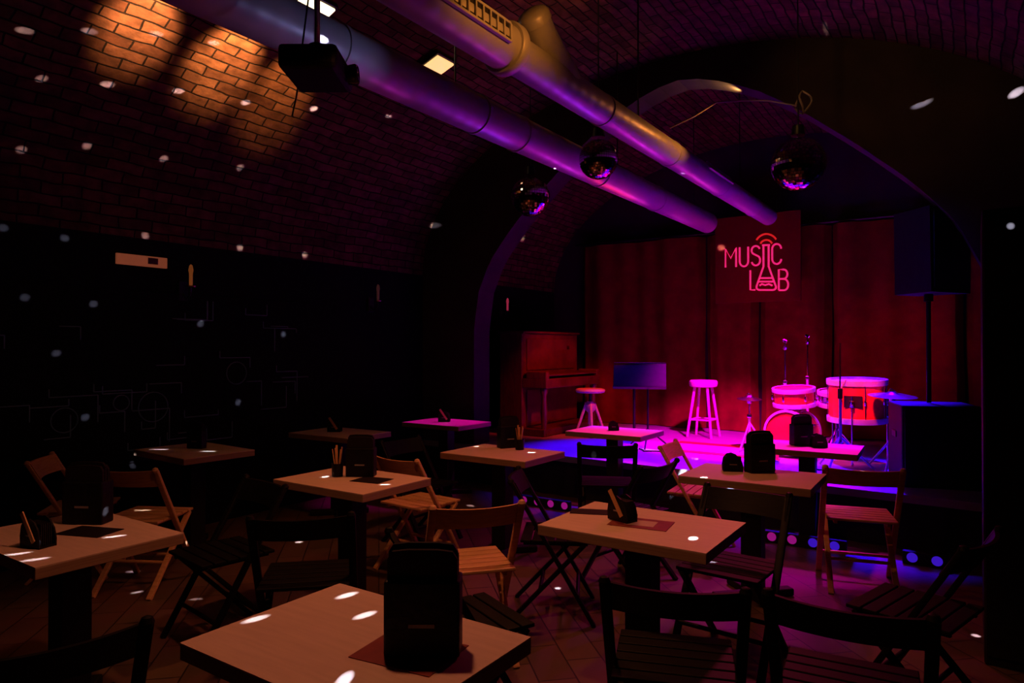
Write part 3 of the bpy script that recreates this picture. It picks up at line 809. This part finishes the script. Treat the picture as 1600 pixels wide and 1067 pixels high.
# loudspeakers
sub = thing('subwoofer', 'large black subwoofer on the right of the stage with blue-lit top', 'speaker', (-.27, 6.56, SH), 16)
MB().box((0, 0, .325), (.56, .5, .65), bev=.012).build('cabinet', M['black'], sub)
MB().box((0, -.255, .325), (.52, .012, .6), bev=.004).build('grille', M['blackm'], sub)
for s in (-1, 1): MB().box((s*.283, 0, .4), (.01, .14, .05), bev=.003).build('side_handle', M['blackm'], sub)
MB().lathe([(0, 0), (.012, 0), (.012, .004), (0, .005)], 16, (.03, -.262, .58), (0, -1, 0)).build('badge', M['chrome'], sub)
sp = thing('loudspeaker', 'black loudspeaker on a pole above the subwoofer at upper right', 'speaker', (-.3, 6.6, 1.93), 58)
for z in (0,):
    poly = [(-.24, -.19), (.24, -.19), (.15, .19), (-.15, .19)]
    m = MB(); a = [m.bm.verts.new((x, y, .04)) for x, y in poly]; b2 = [m.bm.verts.new((x*1.06, y, .72)) for x, y in poly]
    m.bm.faces.new(a); m.bm.faces.new(b2)
    for i in range(4): m.bm.faces.new((a[i], a[(i+1) % 4], b2[(i+1) % 4], b2[i]))
    m.build('cabinet', M['black'], sp)
MB().box((0, -.197, .38), (.44, .012, .62), bev=.004).build('grille', M['blackm'], sp)
MB().cyl((0, 0, 1.075-1.93), (0, 0, .05), .018, n=16).build('mounting_pole', M['blackm'], sp)
MB().cyl((0, 0, -.02), (0, 0, .05), .035, n=16).build('pole_socket', M['blackm'], sp)

# tall cabinet on the right
cb = thing('tall_cabinet', 'tall plain black cabinet cutting off the right edge of the view', 'cabinet', (.44, 4.35, 0), 0)
MB().box((0, 0, 1.1), (.8, .66, 2.2), bev=.01).build('carcass', M['black'], cb)
for s in (-1, 1):
    d = MB().box((s*.2, -.337, 1.1), (.385, .018, 2.1), bev=.003).build('door', M['black'], cb)
    MB().cyl((s*.03, -.365, 1.0), (s*.03, -.365, 1.2), .006, n=10).build('handle', M['blackm'], d)

# ------------------------------------------------------------------ left wall
def sconce(y, label, lit):
    t = thing('wall_sconce', label, 'lamp', (XL+.0, y, 2.0), 0, 'small sconces on the left wall')
    MB().box((.012, 0, .0), (.022, .08, .16), bev=.005).build('back_plate', M['blackm'], t)
    MB().tube([(.02, 0, -.02), (.07, 0, -.06), (.12, 0, -.03), (.13, 0, .03)], .008).build('arm', M['blackm'], t)
    MB().lathe([(0, .0), (.04, .01), (.045, .02), (.02, .025)], 20, (.13, 0, .02)).build('drip_tray', M['brass'], t)
    MB().lathe([(0, .02), (.014, .03), (.014, .12), (.02, .15), (.012, .19), (0, .2)], 16, (.13, 0, .02)).build('candle_bulb', lit, t)
dim = mat('dim_orange_bulb', (.06, .02, .01), .4, emit=(.8, .2, .04), estr=.14)
dim2 = mat('dim_grey_bulb', (.04, .02, .02), .4, emit=(.4, .1, .1), estr=.06)
dim3 = mat('dim_pink_bulb', (.6, .1, .2), .4, emit=(.8, .05, .12), estr=.3)
sconce(3.2, 'wall sconce with faint orange bulb on the left wall, nearest of the three', dim)
sconce(5.35, 'almost dark wall sconce in the middle of the left wall', dim2)
sconce(7.85, 'wall sconce with faint pink bulb above the piano', dim3)
pq = thing('wall_plaque', 'small dim orange plaque on the dark left wall, left of the first sconce', 'plaque', (XL+.0, 2.84, 2.17))
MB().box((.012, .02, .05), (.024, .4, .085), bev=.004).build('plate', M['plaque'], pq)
MB().box((.026, .1, .055), (.006, .08, .05)).build('inset', M['plaqued'], pq)
# mural of thin circuit-like lines
mu = thing('wall_mural', 'large dark mural of faint machine and circuit lines on the left wall', 'mural', (XL+.0, 2.6, .6))
MB().box((.01, 0, .7), (.02, 3.9, 1.35), bev=.003).build('board', M['black_wall'], mu)
rnd = random.Random(3); m = MB()
def ln(y0, z0, y1, z1): m.bar((.023, y0, z0), (.023, y1, z1), .008, .004, up=(1, 0, 0))
for i in range(46):
    y = rnd.uniform(-1.85, 1.6); z = rnd.uniform(.1, 1.25); L = rnd.uniform(.1, .35); H = rnd.uniform(-.3, .3)
    z2 = min(1.33, max(.06, z+H))
    ln(y, z, min(1.9, y+L), z); ln(min(1.9, y+L), z, min(1.9, y+L), z2)
    if rnd.random() < .5: ln(y, z, y, min(1.33, z+.06))
for (y, z, r) in ((-.9, .5, .12), (-.3, .4, .09), (.35, .45, .12), (-1.5, .8, .14), (1.1, .7, .1), (.1, .5, .06)):
    m.tube([(.023, y+r*math.cos(a*PI/10), z+r*math.sin(a*PI/10)) for a in range(21)], .004, 6)
m.build('painted_lines', M['mural'], mu)

# ------------------------------------------------------------------ lights
def lamp(kind, loc, energy, color, target=None, size=.1, spot=60, blend=.5, name='lamp'):
    l = bpy.data.lights.new(name, kind); l.energy = energy; l.color = color
    if kind == 'AREA': l.size = size; l.spread = math.radians(150)
    else: l.shadow_soft_size = size
    if kind == 'SPOT': l.spot_size = math.radians(spot); l.spot_blend = blend
    o = bpy.data.objects.new(name, l); COL.objects.link(o); o.location = loc
    if target is not None: o.rotation_euler = (Vector(target)-Vector(loc)).to_track_quat('-Z', 'Y').to_euler()
    return o
# house lights over the tables
lamp('SPOT', (-1.75, 1.7, 2.98), 61, (1, .3, .14), (-1.75, 1.7, 0), .06, 106, .45, 'house_light')
lamp('SPOT', (-2.37, 3.6, 2.98), 62, (1, .27, .075), (-2.37, 3.6, 0), .06, 100, .5, 'house_light')
# warm light on the brick and the duct tops
lamp('SPOT', (-3.95, 2.35, 3.66), 330, (1, .46, .17), (-4.8, 2.4, 3.78), .04, 46, .9, 'vault_light')
lamp('SPOT', (-3.95, 3.0, 3.66), 290, (1, .46, .15), (-4.8, 3.05, 3.75), .04, 48, .9, 'vault_light')
lamp('SPOT', (-4.0, 3.5, 3.66), 110, (1, .44, .12), (-4.8, 3.6, 3.68), .04, 50, .9, 'vault_light')
lamp('SPOT', (-1.3, 2.7, 3.14), 13, (1, .3, .04), (-2.0, 2.75, 3.16), .03, 95, .7, 'vault_light')
lamp('SPOT', (-1.45, 5.2, 3.2), 10, (1, .3, .04), (-2.0, 4.9, 3.2), .03, 110, .7, 'vault_light')
lamp('SPOT', (-1.78, 6.38, 3.86), 9, (1, .5, .15), (-1.9, 6.36, 4.0), .02, 140, .8, name='vault_light')
lamp('SPOT', (-1.2, 4.3, 3.5), 14, (1, .45, .12), (-.6, 6.2, 3.6), .05, 70, 1, 'vault_light')  # added spot for a faint warm wash on the arch wall
lamp('SPOT', (-2.0, 4.2, 3.75), 14, (1, .42, .1), (-2.9, 4.75, 4.28), .05, 70, 1, 'vault_light')
for x, y, tx, ty, e, c, a in ((-1.1, 6.9, -1.08, 5.78, 420, (1, .0, .75), 26), (-2.6, 6.9, -2.78, 5.84, 420, (1, .02, .4), 26), (-3.6, 6.9, -4.57, 5.55, 260, (1, .0, .7), 20), (-1.9, 7.3, -1.95, 5.75, 130, (1, .0, .6), 52)):
    lamp('SPOT', (x, y, 2.95), e, c, (tx, ty, .75), .06, a, .7, 'stage_light')  # added spots tinting the far tables magenta and pink
# added cool lamp without a fixture, tinting the left duct
lamp('SPOT', (-1.75, 2.75, 2.55), 7, (.45, .45, 1), (-2.72, 2.2, 3.1), .04, 50, .9, 'cool_fill')
# added coloured lamps without fixtures, grazing along the undersides of the ducts
for k, (y0, y1, e, c) in enumerate([(4.9, 3.5, 40, (.35, .02, 1)), (6.0, 4.6, 40, (.75, .02, .8)), (7.4, 5.9, 42, (.85, .02, .6)), (8.5, 7.4, 26, (.7, .02, .55)), (3.6, 2.6, 14, (.7, .02, .6))]):
    for x in (-2.0, -2.73):
        lamp('SPOT', (x-.1, y0, 2.15), e*.42, c, (x, y1, 3.02), .06, 24, .9, 'duct_fill')
lamp('SPOT', (-2.9, 7.0, 1.9), 40, (1, .02, .03), (-2.7, 5.6, 3.08), .06, 26, .8, 'duct_fill')
# stage
lamp('SPOT', (-1.6, 6.6, 2.8), 1500, (1, .0, .72), (-2.35, 7.9, SH), .06, 56, .6, 'stage_light')
for x, e, c in ((-.75, 3000, (.03, .0, 1)), (-1.5, 1400, (.1, .0, 1)), (-2.5, 900, (.3, .0, 1)), (-3.3, 1100, (.05, .0, 1))):
    lamp('SPOT', (x, 7.75, 3.0), e, c, (x, 6.75, SH), .06, 42, .7, 'stage_light')
lamp('SPOT', (-1.7, 6.35, 2.9), 80, (1, .05, .16), (-1.6, 3.9, 0), .08, 75, .8, 'floor_fill')  # added fill lamp, reddening the floor among the tables
lamp('SPOT', (-2.7, 6.7, 2.7), 260, (1, .03, .02), (-4.3, 7.9, 1.0), .06, 46, .6, 'stage_light')
lamp('SPOT', (-1.0, 6.0, 2.2), 420, (1, .02, .02), (-.95, 7.3, 1.02), .06, 24, .5, 'stage_light')
lamp('SPOT', (-1.6, 6.4, 2.3), 260, (1, .02, .25), (-1.5, 7.3, .9), .06, 44, .5, 'stage_light')
lamp('SPOT', (-.8, 7.8, 1.5), 14, (1, .01, .005), (-.75, 9.2, 1.45), .1, 80, 1, 'stage_light')
lamp('SPOT', (-2.0, 7.7, 1.2), 5, (1, .01, .02), (-2.0, 9.2, 1.4), .1, 90, 1, 'stage_light')
lamp('SPOT', (-2.6, 5.9, 2.6), 110, (.1, .05, 1), (-1.2, 7.1, 1.15), .05, 20, .6, 'stage_light')  # added spot, turning the tall thin stand blue
lamp('SPOT', (-2.25, 8.0, 1.3), 6, (1, .01, .09), (-2.24, 8.8, 2.35), .05, 50, .9, 'stage_light')  # added spot brightening the sign panel
lamp('SPOT', (-.9, 5.4, 2.6), 9, (.02, .02, 1), (-.35, 6.6, 2.2), .05, 60, .8, 'stage_light')


# light specks thrown by the mirror balls: one added point lamp below each ball, shining only into narrow beams
BEAMS = [
    ((-3.18, 5.0, 2.64), [(-0.4620, -0.8556, 0.2336, 0.0075), (-0.4692, -0.8372, 0.2809, 0.0083), (-0.4780, -0.8094, 0.3410, 0.0093), (-0.5015, -0.7669, 0.4005, 0.0106), (-0.5637, -0.7948, 0.2246, 0.0089), (-0.6093, -0.7407, 0.2832, 0.0104), (-0.6774, -0.6470, 0.3499, 0.0124), (-0.7425, -0.4893, 0.4575, 0.0154), (0.8906, 0.3801, 0.2495, 0.0101), (-0.2907, -0.6915, -0.6613, 0.0064), (-0.0202, -0.7602, -0.6494, 0.0075), (-0.0400, -0.3391, -0.9399, 0.0136), (-0.3731, -0.4531, -0.8097, 0.0089), (0.4120, -0.8194, -0.3985, 0.0042), (0.3217, -0.3994, -0.8585, 0.0075)]),
    ((-2.37, 4.7, 2.79), [(-0.9196, 0.0012, 0.3928, 0.0144)]),
    ((-1.05, 5.3, 2.65), [(-0.7692, -0.6266, 0.1253, 0.0055), (-0.7944, -0.6059, 0.0427, 0.0054), (-0.8247, -0.5617, 0.0667, 0.0058), (-0.8724, -0.4826, 0.0774, 0.0064), (-0.9227, -0.3731, 0.0969, 0.0072), (-0.7953, -0.6038, -0.0538, 0.0053), (-0.8280, -0.5575, -0.0597, 0.0056), (-0.8784, -0.4760, -0.0439, 0.0062), (-0.9429, -0.3299, -0.0459, 0.0071), (-0.9819, -0.1843, -0.0440, 0.0079), (-0.9753, 0.2072, 0.0767, 0.0095), (-0.7981, -0.5862, -0.1392, 0.0053), (-0.8353, -0.5290, -0.1496, 0.0057), (-0.8994, -0.3954, -0.1864, 0.0065), (-0.9486, -0.2347, -0.2125, 0.0074), (-0.8047, -0.5549, -0.2112, 0.0054), (-0.8906, -0.3182, -0.3249, 0.0067), (-0.8023, -0.5178, -0.2971, 0.0054), (0.7449, 0.5167, 0.4221, 0.0183), (-0.4217, 0.9057, 0.0430, 0.0120), (-0.8301, 0.5511, 0.0847, 0.0096), (-0.7971, -0.4787, -0.3681, 0.0057), (-0.7784, -0.4856, -0.3979, 0.0059), (-0.4506, -0.8030, -0.3901, 0.0042), (-0.6893, -0.5805, -0.4336, 0.0052), (-0.4012, -0.8224, -0.4032, 0.0042), (-0.3893, -0.8392, -0.3798, 0.0040), (-0.3665, -0.8475, -0.3840, 0.0040), (-0.6884, -0.5331, -0.4919, 0.0052), (-0.5886, -0.5989, -0.5430, 0.0050), (-0.4839, -0.6946, -0.5324, 0.0056), (-0.6127, -0.3719, -0.6973, 0.0094), (-0.8754, 0.0410, -0.4816, 0.0090), (-0.1452, -0.8969, -0.4177, 0.0044), (-0.1366, -0.8862, -0.4427, 0.0047), (-0.0971, -0.8941, -0.4373, 0.0046), (0.0312, -0.8034, -0.5946, 0.0063), (-0.1259, -0.5469, -0.8277, 0.0094), (-0.4339, 0.2772, -0.8572, 0.0125), (-0.4303, 0.4707, -0.7703, 0.0123), (-0.0112, -0.6538, -0.7566, 0.0080), (0.3534, -0.3025, -0.8852, 0.0078), (-0.4511, -0.8858, 0.1094, 0.0058), (-0.7476, -0.0100, -0.6641, 0.0085), (0.2398, -0.3043, -0.9219, 0.0115)]),
    ]
def speck_lamp(loc, beams):
    o = lamp('POINT', loc, 20, (1, 1, 1), None, 0.0, name='speck_light')
    l = o.data; l.use_nodes = True; nt = l.node_tree
    em = next(n for n in nt.nodes if n.type == 'EMISSION'); em.inputs[0].default_value = (.8, .78, 1, 1)
    ge = nt.nodes.new('ShaderNodeNewGeometry'); last = None
    for x, y, z, s in beams:
        v = nt.nodes.new('ShaderNodeVectorMath'); v.operation = 'DISTANCE'; v.inputs[1].default_value = (SG*x, SG*y, SG*z)
        nt.links.new(ge.outputs['Incoming'], v.inputs[0])
        r = nt.nodes.new('ShaderNodeMapRange'); r.inputs[1].default_value = s*.55; r.inputs[2].default_value = s*1.0
        r.inputs[3].default_value = 1; r.inputs[4].default_value = 0
        nt.links.new(v.outputs['Value'], r.inputs[0])
        if last:
            m = nt.nodes.new('ShaderNodeMath'); m.operation = 'ADD'
            nt.links.new(last, m.inputs[0]); nt.links.new(r.outputs[0], m.inputs[1]); last = m.outputs[0]
        else: last = r.outputs[0]
    m = nt.nodes.new('ShaderNodeMath'); m.operation = 'MULTIPLY'; m.inputs[1].default_value = 230
    nt.links.new(last, m.inputs[0]); nt.links.new(m.outputs[0], em.inputs[1])
SG = 1
BEAMS.append(((-.6, .3, 3.2), [(*(Vector(q)-Vector((-.6, .3, 3.2))).normalized(), .0045) for q in ((-.98, 6.02, 4.13), (.15, 3.99, 2.11), (-5.5, 2.8, .6), (-2.4, 4.66, .74))]))  # added unseen lamp with no ball, for the remaining specks
for loc, beams in BEAMS: speck_lamp(loc, beams)


# ------------------------------------------------------------------ world and camera
w = bpy.data.worlds.new('World'); S.world = w; w.use_nodes = True
w.node_tree.nodes['Background'].inputs[0].default_value = (.01, .003, .005, 1)
w.node_tree.nodes['Background'].inputs[1].default_value = .3
S.view_settings.view_transform = 'Standard'
cam = bpy.data.cameras.new('Camera'); cam.sensor_width = 36; cam.lens = 24
co = bpy.data.objects.new('Camera', cam); COL.objects.link(co)
co.location = (0, 0, 1.53); co.rotation_euler = (math.radians(90.5), 0, math.radians(34))
cam.clip_start = .05
S.camera = co
